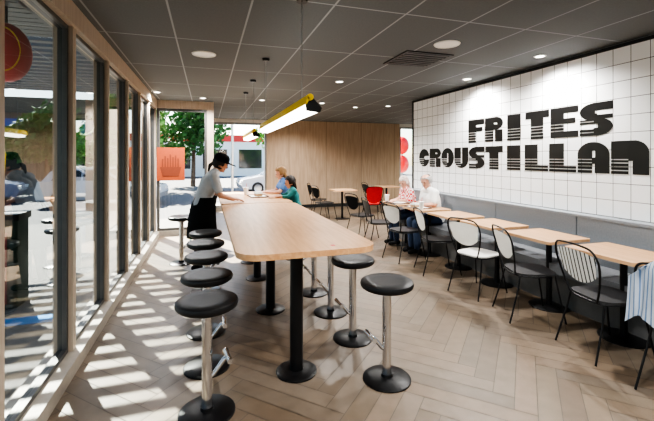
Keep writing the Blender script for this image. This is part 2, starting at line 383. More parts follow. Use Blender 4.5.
# ---------------------------------------------------------------- high tables
def high_table(y0, y1, posts, label, near=True):
    yc = (y0+y1)/2; xc = .67
    t = thing('high_table', label, 'table', (xc, yc, 0), 0)
    bm = bmesh.new(); prism(bm, rrect(-.49, .49, y0-yc, y1-yc, .16 if near else .05), .895, .935); bevel(bm, .006)
    obj('tabletop', bm, M['tabletop'], t)
    for p in posts:
        bm = L([(0,0),(.148,0),(.148,.010),(.135,.018),(.05,.024),(.05,.03)], 40, (-.05, p-yc, 0))
        obj('base_plate', bm, M['black'], t)
        obj('post', L([(.047,.02),(.047,.885),(0,.885)], 28, (-.05, p-yc, 0)), M['black'], t)
        bm = bmesh.new(); box(bm, -.30, .22, p-yc-.12, p-yc+.12, .885, .895)
        obj('mounting_plate', bm, M['black'], t, False)
    return t
ht = high_table(2.42, 5.22, (2.70, 3.88, 4.95), 'long oak high table with rounded near corners on black posts')
obj('sticker', B(.16,.19,-1.30,-1.26,.9352,.9358), M['red'], ht, False)
high_table(5.26, 7.05, (5.75, 6.7), 'second oak high table end to end with the first, where the children sit', False)
# ---------------------------------------------------------------- bar stools
def make_stool(label):
    t = thing('bar_stool', label, 'bar stool', (0,0,0), 0, 'bar stools around the high tables')
    obj('seat', L([(0,.635),(.12,.635),(.165,.640),(.182,.652),(.187,.668),(.182,.685),(.165,.694),(.10,.690),(0,.688)], 48), M['seatblack'], t)
    obj('post', L([(.0,.02),(.031,.02),(.031,.60),(.05,.605),(.055,.635),(0,.635)], 28), M['chrome'], t)
    obj('base_plate', L([(0,0),(.168,0),(.168,.008),(.155,.016),(.04,.022),(.036,.04),(0,.04)], 48), M['black'], t)
    fr = obj('footrest', T([(.0,0,.20),(.04,0,.225),(.10,0,.30),(.125,0,.315)], .014, 10), M['chrome'], t)
    obj('footrest_bar', T([(.125,-.075,.316),(.125,.075,.316)], .017, 12), M['chrome'], fr)
    return t
LX = .0
ordn = ['nearest', 'second', 'third', 'fourth', 'fifth']
st = make_stool('nearest black-seated bar stool on the window side of the long high table'); st.location = (LX, 2.43, 0); st.rotation_euler.z = R(8)
for i, y in enumerate((2.96, 3.55, 4.10, 4.66)):
    dup(st, (LX-.005*i, y, 0), R(5*i), '%s bar stool from the camera on the window side of the long high table' % ordn[i+1])
for i, y in enumerate((2.42, 3.05, 3.63, 4.22)):
    dup(st, (1.205-.01*i, y, 0), R(180), '%s bar stool from the camera on the tiled-wall side of the long high table' % ordn[i])
dup(st, (-.36, 6.0, 0), 0, 'bar stool pulled out by the windows behind the standing worker')
dup(st, (-.10, 6.9, 0), 0, 'farthest bar stool on the window side near the orange poster')
# ---------------------------------------------------------------- small tables
def make_small(label):
    t = thing('small_table', label, 'table', (0,0,0), 0, 'small tables along the banquette')
    bm = bmesh.new(); prism(bm, rrect(-.27, .27, -.30, .30, .03), .722, .75); bevel(bm, .004)
    obj('tabletop', bm, M['tabletop2'], t)
    obj('post', L([(.028,.012),(.028,.715),(0,.715)], 20, (.06,0,0)), M['black'], t)
    obj('base_plate', L([(0,0),(.19,0),(.19,.008),(.17,.014),(.03,.018)], 36, (.06,0,0)), M['black'], t)
    obj('mounting_plate', B(-.08,.2,-.14,.14,.712,.722), M['black'], t, False)
    return t
tys = [1.60, 2.35, 3.10, 3.85, 4.60, 5.35, 6.10]
tl = ['nearest small oak table, at the right edge below the lettering', 'second small oak table from the right edge of the photo', 'third small oak table from the right edge, before the end of the lettering',
      'small oak table in the middle of the banquette row', 'small oak table just on the camera side of the seated man', 'small oak table holding the seated couple\'s meal', 'farthest small oak table along the banquette']
s0 = make_small(tl[0]); s0.location = (3.36, tys[0], 0)
for y, l in zip(tys[1:], tl[1:]): dup(s0, (3.36, y, 0), 0, l)
dup(s0, (3.3, 9.1, 0), R(90), 'small oak table near the oak wall beside the red chair', 'small tables at the back')
dup(s0, (4.9, 9.8, 0), R(90), 'small oak table in the far right corner before the oak wall', 'small tables at the back')
# ---------------------------------------------------------------- chairs (facing +X)
def smooth_pts(pts, n=6, closed=False):
    P = [Vector(p) for p in pts]; N = len(P); out = []
    rng = N if closed else N-1
    for i in range(rng):
        p0 = P[(i-1)%N] if closed or i > 0 else P[0]; p1 = P[i]; p2 = P[(i+1)%N]; p3 = P[(i+2)%N] if closed or i+2 < N else P[-1]
        for k in range(n):
            t = k/n
            out.append(.5*((2*p1)+(p2-p0)*t+(2*p0-5*p1+4*p2-p3)*t*t+(3*p1-p0-3*p2+p3)*t**3))
    if not closed: out.append(P[-1])
    return out
def back_x(z, y): return -.20 - (z-.45)*.24 + .25*y*y*1.6
def make_chair(label, shell, seatm, z_lo=.565, z_hi=.825):
    t = thing('bistro_chair', label, 'chair', (0,0,0), 0, 'bistro chairs facing the banquette')
    bm = bmesh.new(); prism(bm, rrect(-.19, .20, -.195, .195, .11), .443, .457); bevel(bm, .004)
    obj('seat', bm, seatm, t)
    for s in (-1, 1):
        obj('leg', T(smooth_pts([(.17, s*.16, .432), (.19, s*.175, .30), (.245, s*.205, 0)]), .0075), M['black'], t)
        obj('leg', T(smooth_pts([(-.16, s*.165, .432), (-.19, s*.18, .28), (-.27, s*.205, 0)]), .0075), M['black'], t)
    obj('seat_frame', T(smooth_pts([(.17,-.16,.434),(.17,.16,.434),(-.16,.165,.434),(-.16,-.165,.434)], 5, True), .008), M['black'], t)
    hoop = []
    for yy, z in ((-.13,.434),(-.165,.52),(-.20,.64),(-.215,.76),(-.18,.845),(-.09,.87),(.09,.87),(.18,.845),(.215,.76),(.20,.64),(.165,.52),(.13,.434)):
        hoop.append((back_x(z, yy), yy, z))
    obj('back_hoop', T(smooth_pts(hoop), .008), M['black'], t)
    bm = bmesh.new(); nu, nv = 14, 8; gr = []
    for j in range(nv+1):
        row = []
        for i in range(nu+1):
            v = j/nv; u = i/nu*2-1; z = z_lo+(z_hi-z_lo)*v
            hw = .196 * (1-.16*(1-v)**1.5)
            yy = u*hw; z2 = z - .030*abs(u)**3*(v > .5)*(v-.5)*2 + .07*abs(u)**2.2*(1-v)
            row.append(bm.verts.new((back_x(z2, yy)+.004, yy, z2)))
        gr.append(row)
    for j in range(nv):
        for i in range(nu): bm.faces.new((gr[j][i], gr[j][i+1], gr[j+1][i+1], gr[j+1][i]))
    bmesh.ops.solidify(bm, geom=bm.faces[:], thickness=.010)
    obj('backrest', bm, shell, t)
    return t
CX = 3.03
cs = make_chair('bistro chair with striped back and black hoop, second from the right edge', M['stripes'], M['darkgrey']); cs.location = (CX+.03, 2.25, 0); cs.rotation_euler.z = R(-10)
c2 = dup(cs, (3.02, 1.62, 0), R(4), 'bistro chair at the right edge with a striped garment over its back')
cw = make_chair('white-backed bistro chair, fourth from the right edge of the photo', M['offwhite'], M['offwhite']); cw.location = (CX-.03, 3.68, 0); cw.rotation_euler.z = R(14)
cd = make_chair('dark-seated bistro chair with a plain white back, third from the right edge', M['offwhite'], M['darkgrey']); cd.location = (CX, 2.98, 0); cd.rotation_euler.z = R(-20)
cm = make_chair('dark-seated bistro chair with a white back, fifth from the right edge', M['offwhite'], M['seatblack']); cm.location = (CX-.02, 4.50, 0); cm.rotation_euler.z = R(-14)
dup(cm, (CX-.13, 5.22, 0), R(10), 'white-backed bistro chair across the table from the seated man')
ck = make_chair('dark bistro chair across the table from the person in red check', M['darkgrey'], M['seatblack']); ck.location = (CX-.17, 6.0, 0); ck.rotation_euler.z = R(-8)
dup(ck, (CX-.15, 6.85, 0), R(16), 'dark bistro chair at the far end of the banquette row')
dup(ck, (2.78, 9.0, 0), R(10), 'left one of the dark chairs at the back table before the oak wall', 'chairs at the back tables')
dup(ck, (2.85, 9.75, 0), R(-25), 'dark chair behind the back table, closest to the oak wall', 'chairs at the back tables')
dup(ck, (4.45, 9.75, 0), R(0), 'dark chair at the far corner table', 'chairs at the back tables')
rc = make_chair('red-backed chair by the small table near the oak wall', M['red'], M['red'], .47, .865); rc.location = (3.84, 8.5, 0); rc.rotation_euler.z = R(78); rc['group'] = 'chairs at the back tables'
bm = bmesh.new(); gr = []
prof = [(-.37,.52),(-.36,.62),(-.350,.74),(-.343,.86),(-.330,.905),(-.30,.918),(-.272,.905),(-.255,.82),(-.248,.70),(-.235,.58)]
for i, (x, z) in enumerate(prof):
    row = []
    for j in range(27):
        u = j/26*2-1; yy = u*(.205-.05*(z > .87)); w = .013*math.sin(u*11+i*.6)+.007*math.sin(u*23)
        drop = .09*abs(u)**2.0 * (1 if z > .6 else .3) + (.03*math.sin(u*6+1) if z < .6 else 0)
        row.append(bm.verts.new((x + .30*yy*yy*1.2 + w*(1 if x < -.3 else -1)*.8 - .012, yy, z-drop)))
    gr.append(row)
for i in range(len(gr)-1):
    for j in range(26): bm.faces.new((gr[i][j], gr[i][j+1], gr[i+1][j+1], gr[i+1][j]))
bmesh.ops.solidify(bm, geom=bm.faces[:], thickness=.006)
gm = tag(obj('striped_garment', bm, M['garment'], None, True, (3.02, 1.62, 0)), 'blue and white striped garment draped over the chair at the right edge', 'garment'); gm.rotation_euler.z = R(4)
# ---------------------------------------------------------------- ceiling fittings
def pendant(y0, y1, label):
    yc = (y0+y1)/2; h = (y1-y0)/2
    t = thing('pendant_lamp', label, 'lamp', (.68, yc, 1.865), 0, 'linear pendant lamps over the high tables')
    def tri(bm, pts, a, b): prism(bm, pts, a, b, lambda x, y, z: (x, z, y))
    tp = [(-.030+.022*math.cos(R(a)), .088+.022*math.sin(R(a))) for a in range(0, 360, 20)]
    bm = bmesh.new(); tri(bm, tp, -h-.03, h+.03); tri(bm, [(-.062,.040),(-.052,.088),(-.030,.088),(-.054,.040)], -h-.03, h+.03)
    obj('yellow_shell', bm, M['yellow'], t)
    bm = bmesh.new(); tri(bm, [(-.053,.045),(-.048,.005),(.040,-.005),(.052,.02),(-.010,.082),(-.030,.084)], -h+.01, h-.01)
    obj('diffuser', bm, M['lamp'], t, False)
    for s in (-1, 1):
        bm = bmesh.new(); tri(bm, [(-.054,.040),(-.050,.0),(.042,-.010),(.056,.02),(-.006,.086),(-.028,.088)], s*h-.010, s*h+.010)
        obj('end_cap', bm, M['black'], t, False)
    for f in (-.82, .7):
        obj('wire', T([(-.03, f*h, .10), (-.03, f*h, H-1.865)], .0022, 6), M['steel'], t)
        obj('canopy', L([(0,-.03),(.04,-.03),(.045,0),(0,0)], 20, (-.03, f*h, H-1.865)), M['black'], t)
pendant(2.45, 4.75, 'nearer yellow and white linear pendant lamp over the long high table')
pendant(5.55, 7.0, 'farther linear pendant lamp over the second high table')
def ceil_xy(px, py):
    zc = 380*1.15/(158-py); X = (px-207)*zc*.9537/380; return X, (zc-X*.3007)/.9537
sp = None
for px, py, l in ((204,54,'round white ceiling speaker above the window aisle'), (447,44,'round white ceiling speaker above the banquette tables')):
    X, Y = ceil_xy(px, py)
    if sp is None:
        sp = thing('ceiling_speaker', l, 'speaker', (X, Y, H), 0, 'round ceiling speakers')
        obj('rim', L([(.10,0),(.105,-.012),(.125,-.010),(.13,0)], 36), M['white'], sp); obj('grille', L([(0,-.008),(.10,-.008),(.10,0)], 36), M['offwhite'], sp)
    else: dup(sp, (X, Y, H), 0, l)
dl = None; lights = []
DL = [(157,92,'ceiling downlight close to the far window corner'), (203,98,'ceiling downlight above the far left window'), (322,103,'ceiling downlight before the oak wall, left one'), (388,106,'ceiling downlight before the oak wall, right one'),
      (540,56,'ceiling downlight above the word in the upper row of lettering'), (467,79,'ceiling downlight in front of the tile panel\'s far half'), (262,100,'small ceiling downlight beyond the first pendant lamp')]
for px, py, l in DL:
    X, Y = ceil_xy(px, py); lights.append((X, Y))
    if dl is None:
        dl = thing('downlight', l, 'lamp', (X, Y, H), 0, 'recessed ceiling downlights')
        obj('rim', L([(.045,0),(.047,-.008),(.062,-.006),(.065,0)], 28), M['white'], dl); obj('lens', L([(0,-.004),(.045,-.004),(.045,0)], 28), M['disc'], dl)
    else: dup(dl, (X, Y, H), 0, l)
X, Y = ceil_xy(417, 59)
v = thing('ceiling_vent', 'square black slatted air vent in the ceiling tiles', 'vent', (X, Y, H))
bm = bmesh.new()
for a in ((-.29,.29,-.29,-.26),(-.29,.29,.26,.29),(-.29,-.26,-.26,.26),(.26,.29,-.26,.26)): box(bm, a[0], a[1], a[2], a[3], -.012, -.001)
obj('frame', bm, M['black'], v, False); obj('backing', B(-.26,.26,-.26,.26,-.004,-.001), M['dark'], v, False)
for k in range(7): obj('slat', B(-.26,.26,-.23+k*.075,-.205+k*.075,-.012,-.005), M['alu'], v, False)
# ---------------------------------------------------------------- people
def remeshed(name, bm, m, parent, vox, sm=3):
    o = obj(name, bm, m, parent, False)
    r = o.modifiers.new('r', 'REMESH'); r.mode = 'VOXEL'; r.voxel_size = vox
    s = o.modifiers.new('s', 'SMOOTH'); s.iterations = sm; s.factor = .6
    dg = bpy.context.evaluated_depsgraph_get()
    me = bpy.data.meshes.new_from_object(o.evaluated_get(dg)); o.modifiers.clear(); o.data = me
    if not me.materials: me.materials.append(m)
    for p in me.polygons: p.use_smooth = True
    return o
def hand(bm, w, d, side, s):
    d = Vector(d).normalized(); up = Vector((0,0,1)); lat = up.cross(d).normalized()*side; up = d.cross(lat)*side
    if up.z < 0: up = -up
    for k, (o_, ln) in enumerate(((-.028,.070),(-.010,.078),(.010,.073),(.027,.058))):
        kn = w + d*.085*s + lat*o_*s + up*.004*s
        cap(bm, w + lat*o_*.5*s, kn, .013*s, .011*s)
        p1 = kn + (d*.55 - up*.12)*ln*s + lat*o_*.1*s; p2 = p1 + (d*.42 - up*.30)*ln*s
        cap(bm, kn, p1, .0098*s, .0088*s); cap(bm, p1, p2, .0088*s, .0075*s)
    t0 = w + d*.025*s - lat*.022*s; t1 = t0 + (d*.045 - lat*.030)*s - up*.008*s; t2 = t1 + (d*.032 - lat*.006)*s - up*.01*s
    cap(bm, t0, t1, .013*s, .0105*s); cap(bm, t1, t2, .0105*s, .0085*s)
def person(name, label, loc, rz, s, J, skinm, top, topm, legm, hairm, hair, shoem=None, pitch=20, yaw=0, vox=.008, hs=1.0, extras=None, sleeve=.55):
    t = thing(name, label, 'person', loc, rz)
    V = {k: Vector(p) for k, p in J.items()}
    hip, waist, chest, neck, head = V['hip'], V['waist'], V['chest'], V['neck'], V['head']
    hh = s*hs
    HM = Matrix.Translation(head) @ Matrix.Rotation(R(yaw),4,'Z') @ Matrix.Rotation(R(pitch),4,'Y') @ Matrix.Scale(hh, 4)
    def torso(bm, e):
        for sd in (-1, 1):
            o1 = Vector((0, sd*.065*s, 0)); o2 = Vector((0, sd*.05*s, 0)); o3 = Vector((0, sd*.075*s, 0))
            cap(bm, hip+o1, waist+o2, .105*s+e, .095*s+e); cap(bm, waist+o2, chest+o3, .095*s+e, .105*s+e)
            cap(bm, chest+o3, V['sh%d' % sd]*.8+neck*.2, .10*s+e, .055*s+e)
            cap(bm, neck+Vector((0,sd*.02*s,0)), V['sh%d' % sd], .05*s+e*.6, .052*s+e)
    bm = bmesh.new(); torso(bm, 0)
    cap(bm, neck, head+(neck-head)*.25, .052*s, .05*s)
    ell(bm, (0,0,.018), (.092,.076,.098), HM); ell(bm, (.022,0,-.045), (.062,.056,.062), HM)
    cap(bm, HM @ Vector((.082,0,.012)), HM @ Vector((.104,0,-.020)), .009*hh, .014*hh)
    for sd in (-1,1):
        ell(bm, (-.004, sd*.078, -.008), (.018,.009,.030), HM)
        ell(bm, (.076, sd*.030, .026), (.014,.022,.008), HM)
    ell(bm, (.080,0,-.052), (.012,.022,.008), HM); ell(bm, (.070,0,-.088), (.018,.022,.014), HM)
    for sd in (-1,1):
        sh, el, wr = V['sh%d' % sd], V['el%d' % sd], V['wr%d' % sd]
        cap(bm, sh, el, .048*s, .038*s); cap(bm, el, wr, .038*s, .025*s)
        hd = V.get('hd%d' % sd, (wr-el).normalized() + Vector((0,0,.25)))
        hand(bm, wr, hd, sd, s)
        hp, kn, an = V['hp%d' % sd], V['kn%d' % sd], V['an%d' % sd]
        cap(bm, hp, kn, .082*s, .055*s); cap(bm, kn, an, .053*s, .036*s)
        cap(bm, an+Vector((-.03*s,0,-.02*s)), an+Vector((.13*s,0,-.035*s)), .035*s, .028*s)
    remeshed('body', bm, skinm, t, vox)
    bm = bmesh.new(); torso(bm, .012)
    for sd in (-1,1):
        sh, el, wr = V['sh%d' % sd], V['el%d' % sd], V['wr%d' % sd]
        if sleeve <= 1: cap(bm, sh, sh.lerp(el, sleeve), .060*s, .056*s)
        else: cap(bm, sh, el, .060*s, .050*s); cap(bm, el, el.lerp(wr, sleeve-1), .050*s, .040*s)
    remeshed(top, bm, topm, t, .011)
    bm = bmesh.new()
    for sd in (-1,1):
        hp, kn, an = V['hp%d' % sd], V['kn%d' % sd], V['an%d' % sd]
        cap(bm, hip+Vector((0,sd*.06*s,-.02*s)), hp, .112*s, .098*s); cap(bm, hp, kn, .097*s, .068*s); cap(bm, kn, an+Vector((0,0,.03*s)), .068*s, .055*s)
    remeshed('trousers', bm, legm, t, .011)
    for sd in (-1,1):
        an = V['an%d' % sd]; bm = bmesh.new()
        cap(bm, an+Vector((-.035*s,0,-.018*s)), an+Vector((.135*s,0,-.033*s)), .043*s, .036*s)
        for vv in bm.verts: vv.co.z = max(vv.co.z, an.z-.07*s)
        obj('shoe', bm, shoem or M['clothblack'], t)
        bm = bmesh.new(); ell(bm, (.088, sd*.030, .010), (.008,.011,.007), HM, 2); obj('eye', bm, M['eye'], t)
    bm = bmesh.new(); ell(bm, (.0925,0,-.055), (.005,.021,.005), HM, 2); obj('mouth', bm, M['lips'], t)
    bm = bmesh.new(); bmesh.ops.create_uvsphere(bm, u_segments=28, v_segments=20, radius=1, matrix=Matrix.Translation((-.010,0,.024)) @ Matrix.Diagonal((.102,.086,.105,1)))
    low = -.10 if hair in ('long', 'ponytail') else -.055
    top_lim = .085 if hair == 'balding' else 9
    bmesh.ops.delete(bm, geom=[f for f in bm.faces if (lambda c: (c.x > .028+.5*max(0,c.z-.04) and c.z < .078) or c.z < low or c.z > top_lim or (abs(c.y) > .06 and c.z < -.03 and c.x > -.02))(f.calc_center_median())], context='FACES')
    bmesh.ops.solidify(bm, geom=bm.faces[:], thickness=-.007)
    if hair == 'ponytail':
        cap(bm, (-.10,0,-.02), (-.125,0,-.06), .020, .026); cap(bm, (-.125,0,-.06), (-.12,0,-.14), .026, .012)
    if hair == 'long':
        for sd in (-1,0,1): cap(bm, (-.06,sd*.05,-.02), (-.065,sd*.05,-.13), .038, .024)
    bmesh.ops.transform(bm, matrix=HM, verts=bm.verts)
    obj('hair', bm, hairm, t)
    if extras: extras(t, HM, V, s)
    return t
def worker_extras(t, HM, V, s):
    bm = L([(.106,-.005),(.110,.03),(.104,.078),(.070,.112),(0,.122)], 28, (-.008,0,.030))
    for vv in bm.verts: vv.co.y *= .90
    bmesh.ops.solidify(bm, geom=bm.faces[:], thickness=.004)
    bmesh.ops.transform(bm, matrix=HM, verts=bm.verts); cp = obj('cap', bm, M['clothblack'], t)
    bm = bmesh.new(); prism(bm, [(.05,-.090),(.12,-.085),(.185,-.055),(.21,0),(.185,.055),(.12,.085),(.05,.090)], .040, .050, lambda x, y, z: (x, y, z-(x-.05)*.05))
    bmesh.ops.transform(bm, matrix=HM, verts=bm.verts); obj('visor', bm, M['clothblack'], cp)
    bm = bmesh.new(); rows = []
    for z, rx, ry, cx in ((1.03,.145,.195,.045),(.92,.160,.215,.01),(.78,.175,.235,-.005),(.62,.19,.245,-.01),(.50,.20,.25,-.01)):
        row = []
        for k in range(25):
            a = R(-175+350*k/24); wv = .006*math.sin(k*1.7)*(1-z)
            row.append(bm.verts.new((cx+(rx+wv)*math.cos(a), (ry+wv)*math.sin(a), z)))
        rows.append(row)
    for A, D in zip(rows, rows[1:]):
        for k in range(24): bm.faces.new((A[k], A[k+1], D[k+1], D[k]))
    bmesh.ops.solidify(bm, geom=bm.faces[:], thickness=.006)
    obj('apron', bm, M['clothblack'], t)
JW = dict(hip=(-.02,0,.92), waist=(.025,0,1.06), chest=(.095,0,1.22), neck=(.165,0,1.36), head=(.235,0,1.468))
for sd in (-1,1):
    JW.update({'sh%d'%sd:(.125,sd*.165,1.31), 'el%d'%sd:(.19,sd*.22,1.06), 'wr%d'%sd:(.39,sd*.11,.985), 'hp%d'%sd:(-.02,sd*.085,.86), 'kn%d'%sd:(.01-.03*sd,sd*.095,.48), 'an%d'%sd:(-.03-.03*sd,sd*.10,.075), 'hd%d'%sd:(1,-sd*.25,-.12)})
person('person', 'worker in black cap, pale shirt and black apron leaning over the high table', (-.055, 5.38, 0), R(8), 1.0, JW, M['skin'], 'shirt', M['shirtgrey'], M['clothblack'], M['hairdark'], 'ponytail', pitch=20, extras=worker_extras, sleeve=.75)
def sitting(s, seat, th, reach=.42, lean=.05, foot=None):
    J = dict(hip=(-.02,0,seat+.10*s), waist=(lean*.4,0,seat+.26*s), chest=(lean,0,seat+.42*s), neck=(lean*1.5,0,seat+.57*s), head=(lean*1.5+.04*s,0,seat+.705*s))
    foot = foot if foot is not None else max(.075*s, seat-.42*s)
    for sd in (-1,1):
        J.update({'sh%d'%sd:(lean*1.2,sd*.165*s,seat+.525*s), 'el%d'%sd:(reach*.42,sd*.20*s,max(th+.04*s, seat+.27*s)), 'wr%d'%sd:(reach,sd*.09*s,th+.035*s),
                  'hp%d'%sd:(.0,sd*.085*s,seat+.085*s), 'kn%d'%sd:(.40*s,sd*.09*s,seat+.05*s), 'an%d'%sd:(.38*s,sd*.09*s,foot), 'hd%d'%sd:(1,-sd*.35,-.05)})
    return J
def place_stool(x, y, l): dup(st, (x, y, 0), R(180), l)
place_stool(1.31, 6.50, 'bar stool under the sandy-haired child at the second high table')
place_stool(1.31, 5.75, 'bar stool under the child in teal at the second high table')
person('person', 'sandy-haired child in blue sitting farther along the second high table', (1.31, 6.50, 0), R(180), .84, sitting(.84, .694, .94, .36, .04, .36), M['skinl'], 'shirt', M['bluecloth'], M['jeans'], M['hairblond'], 'long', pitch=18, hs=1.12, sleeve=.6)
person('person', 'dark-haired child in teal sitting at the second high table', (1.31, 5.75, 0), R(176), .68, sitting(.68, .694, .94, .32, .04, .36), M['skinl'], 'shirt', M['teal'], M['jeans'], M['hairdark'], 'long', pitch=15, hs=1.22, sleeve=1.4)
person('person', 'balding grey-haired man in a white shirt seated on the banquette', (3.62, 5.50, 0), R(180), 1.0, sitting(1.0, .46, .76, .30, .08), M['skinl'], 'shirt', M['shirtwhite'], M['jeans'], M['hairgrey'], 'balding', pitch=22, sleeve=.75, yaw=20)
person('person', 'person in a red and white checked shirt seated beside the man', (3.56, 6.15, 0), R(180), .92, sitting(.92, .46, .76, .28, .08), M['skinl'], 'shirt', M['check'], M['jeans'], M['hairwhite'], 'long', pitch=24, sleeve=1.3, yaw=25)
# ---------------------------------------------------------------- food items
def tray(x, y, z, rz, label):
    t = thing('serving_tray', label, 'tray', (x,y,z), rz, 'serving trays')
    bm = bmesh.new(); prism(bm, rrect(-.14,.14,-.20,.20,.03), 0, .006)
    pts = rrect(-.14,.14,-.20,.20,.03)
    tube(bm, [(a,b,.010) for a,b in pts], .006, 6, True)
    obj('tray_body', bm, M['tray'], t); obj('paper_liner', B(-.12,.12,-.18,.18,.006,.0075), M['paper'], t, False)
def cup(x, y, z, label):
    t = thing('paper_cup', label, 'cup', (x,y,z), 0, 'paper cups')
    obj('cup_body', L([(0,0),(.028,0),(.040,.115),(.036,.115),(0,.10)], 24), M['paper'], t)
    obj('lid', L([(.043,.112),(.043,.122),(.034,.128),(0,.128)], 24), M['white'], t); obj('straw', T([(.005,0,.12),(.012,0,.19)], .0035, 8), M['red'], t)
def carton(x, y, z, label):
    t = thing('food_carton', label, 'food box', (x,y,z), R(15), 'food cartons')
    bm = bmesh.new(); prism(bm, [(-.05,-.05),(.05,-.05),(.05,.05),(-.05,.05)], 0, .035); bevel(bm, .008); obj('carton_base', bm, M['card'], t)
    bm = bmesh.new(); prism(bm, [(-.052,-.052),(.052,-.052),(.052,.052),(-.052,.052)], .036, .065); bevel(bm, .012); obj('lid', bm, M['paper'], t)
tray(.78, 6.12, .936, R(5), 'brown tray on the second high table before the children')
cup(.62, 6.45, .936, 'paper cup with straw on the second high table')
carton(.78, 6.12, .944, 'food carton on the brown tray before the children')
tray(3.25, 5.42, .751, R(3), 'brown tray on the table before the seated man')
cup(3.16, 5.16, .751, 'paper cup with straw on the seated man\'s table')
carton(3.20, 5.42, .759, 'food carton on the seated man\'s tray')
tray(3.25, 6.10, .751, R(3), 'brown tray before the person in red check')
cup(3.16, 6.34, .751, 'paper cup before the person in red check')
# poster in far left window
ps = thing('window_poster', 'orange-brown poster hung inside the far left window', 'poster', (-.69, YB1-.03, 1.43))
obj('sheet', B(-.26,.26,-.002,.002,-.33,.33), M['orange'], ps, False)
bm = bmesh.new()
for k, hgt in enumerate((.10,.16,.12,.19,.14,.17,.11)): box(bm, -.165+k*.048, -.135+k*.048, -.004, -.002, -.12, hgt)
prism(bm, [(-.20,-.06),(.20,-.06),(.15,-.25),(-.15,-.25)], -.005, -.002, lambda x, y, z: (x, z, y))
obj('artwork', bm, M['rust'], ps)
# ---------------------------------------------------------------- outside
struct('ground', B(-60, 60, -30, 80, -.7, -.35), M['asphalt'], 'grey asphalt car park outside the windows', 'ground')
bm = B(-4.4, XL-.16, -8, YB1+2.5, -.35, -.03); box(bm, XL-.16, -.01, YB1+.12, YB1+2.5, -.35, -.03); box(bm, 0, 9, YB2+.2, YB2+2.2, -.35, -.03)
struct('pavement', bm, M['pave'], 'pale concrete pavement round the restaurant', 'pavement')
tag(obj('ground_marking', B(-3.4,-1.35,4.3,4.5,-.03,-.026), M['blue'], None, False), 'blue painted strip on the pavement outside the left windows', 'road marking')
pg = thing('added_pergola', 'dark slatted canopy added to stripe and block sun outside the left windows', 'added_pergola', (-2.6, 4, -.03))  # canopy added to stripe the sun on the floor and darken the left view
for y in (-3.4, 4.3):
    obj('post', B(-1.60,-1.48,y-.06,y+.06,0,2.86), M['alu'], pg, False)
obj('beam', B(-1.62,-1.46,-7.2,4.5,2.72,2.86), M['alu'], pg, False); obj('beam', B(1.28,1.40,-7.2,4.5,2.72,2.86), M['alu'], pg, False)
for k in range(47): obj('slat', B(-1.7,1.45,-7.1+k*.25,-7.0+k*.25,2.86,2.90), M['alu'], pg, False)
for k in range(16, 31): obj('slat', B(-1.7,1.45,-6.985+k*.25,-6.865+k*.25,2.86,2.90), M['alu'], pg, False)  # extra slats added between the others to block sun from the near floor
t = thing('hanging_sign', 'rounded red and yellow sign hanging outside the nearest left window', 'sign', (-1.62, 3.88, 2.44))
bm = bmesh.new(); ell(bm, (0,0,0), (.18,.18,.25)); obj('red_body', bm, M['red'], t)
bm = bmesh.new(); tube(bm, [(.11*math.cos(a)+.03, -.150+.045*abs(math.cos(a)), .18*math.sin(a)) for a in [2*PI*k/40 for k in range(40)]], .006, 8, True); obj('ring', bm, M['yellow'], t)
obj('hanger', T([(0,0,.24),(0,0,.39)], .012), M['black'], t)
t = thing('litter_bin', 'narrow dark green litter bin with dark red side outside the nearest left window', 'bin', (-2.05, 4.95, -.03))
bm = bmesh.new(); prism(bm, rrect(-.14,.14,-.16,.16,.04), 0, .92); obj('bin_body', bm, M['green'], t)
bm = bmesh.new(); prism(bm, rrect(-.16,.16,-.18,.18,.04), .92, .99); bevel(bm, .02); obj('lid', bm, M['black'], t)
obj('side_panel', B(-.10,.06,-.175,-.162,.05,.80), M['redd'], t, False)
o1 = dup(st, (-1.75, 5.6, -.03), 0, 'black stool standing on the pavement outside the left windows, nearer one', 'outdoor seats')
o2 = dup(st, (-2.1, 6.5, -.03), 0, 'black stool standing on the pavement outside the left windows, farther one', 'outdoor seats')
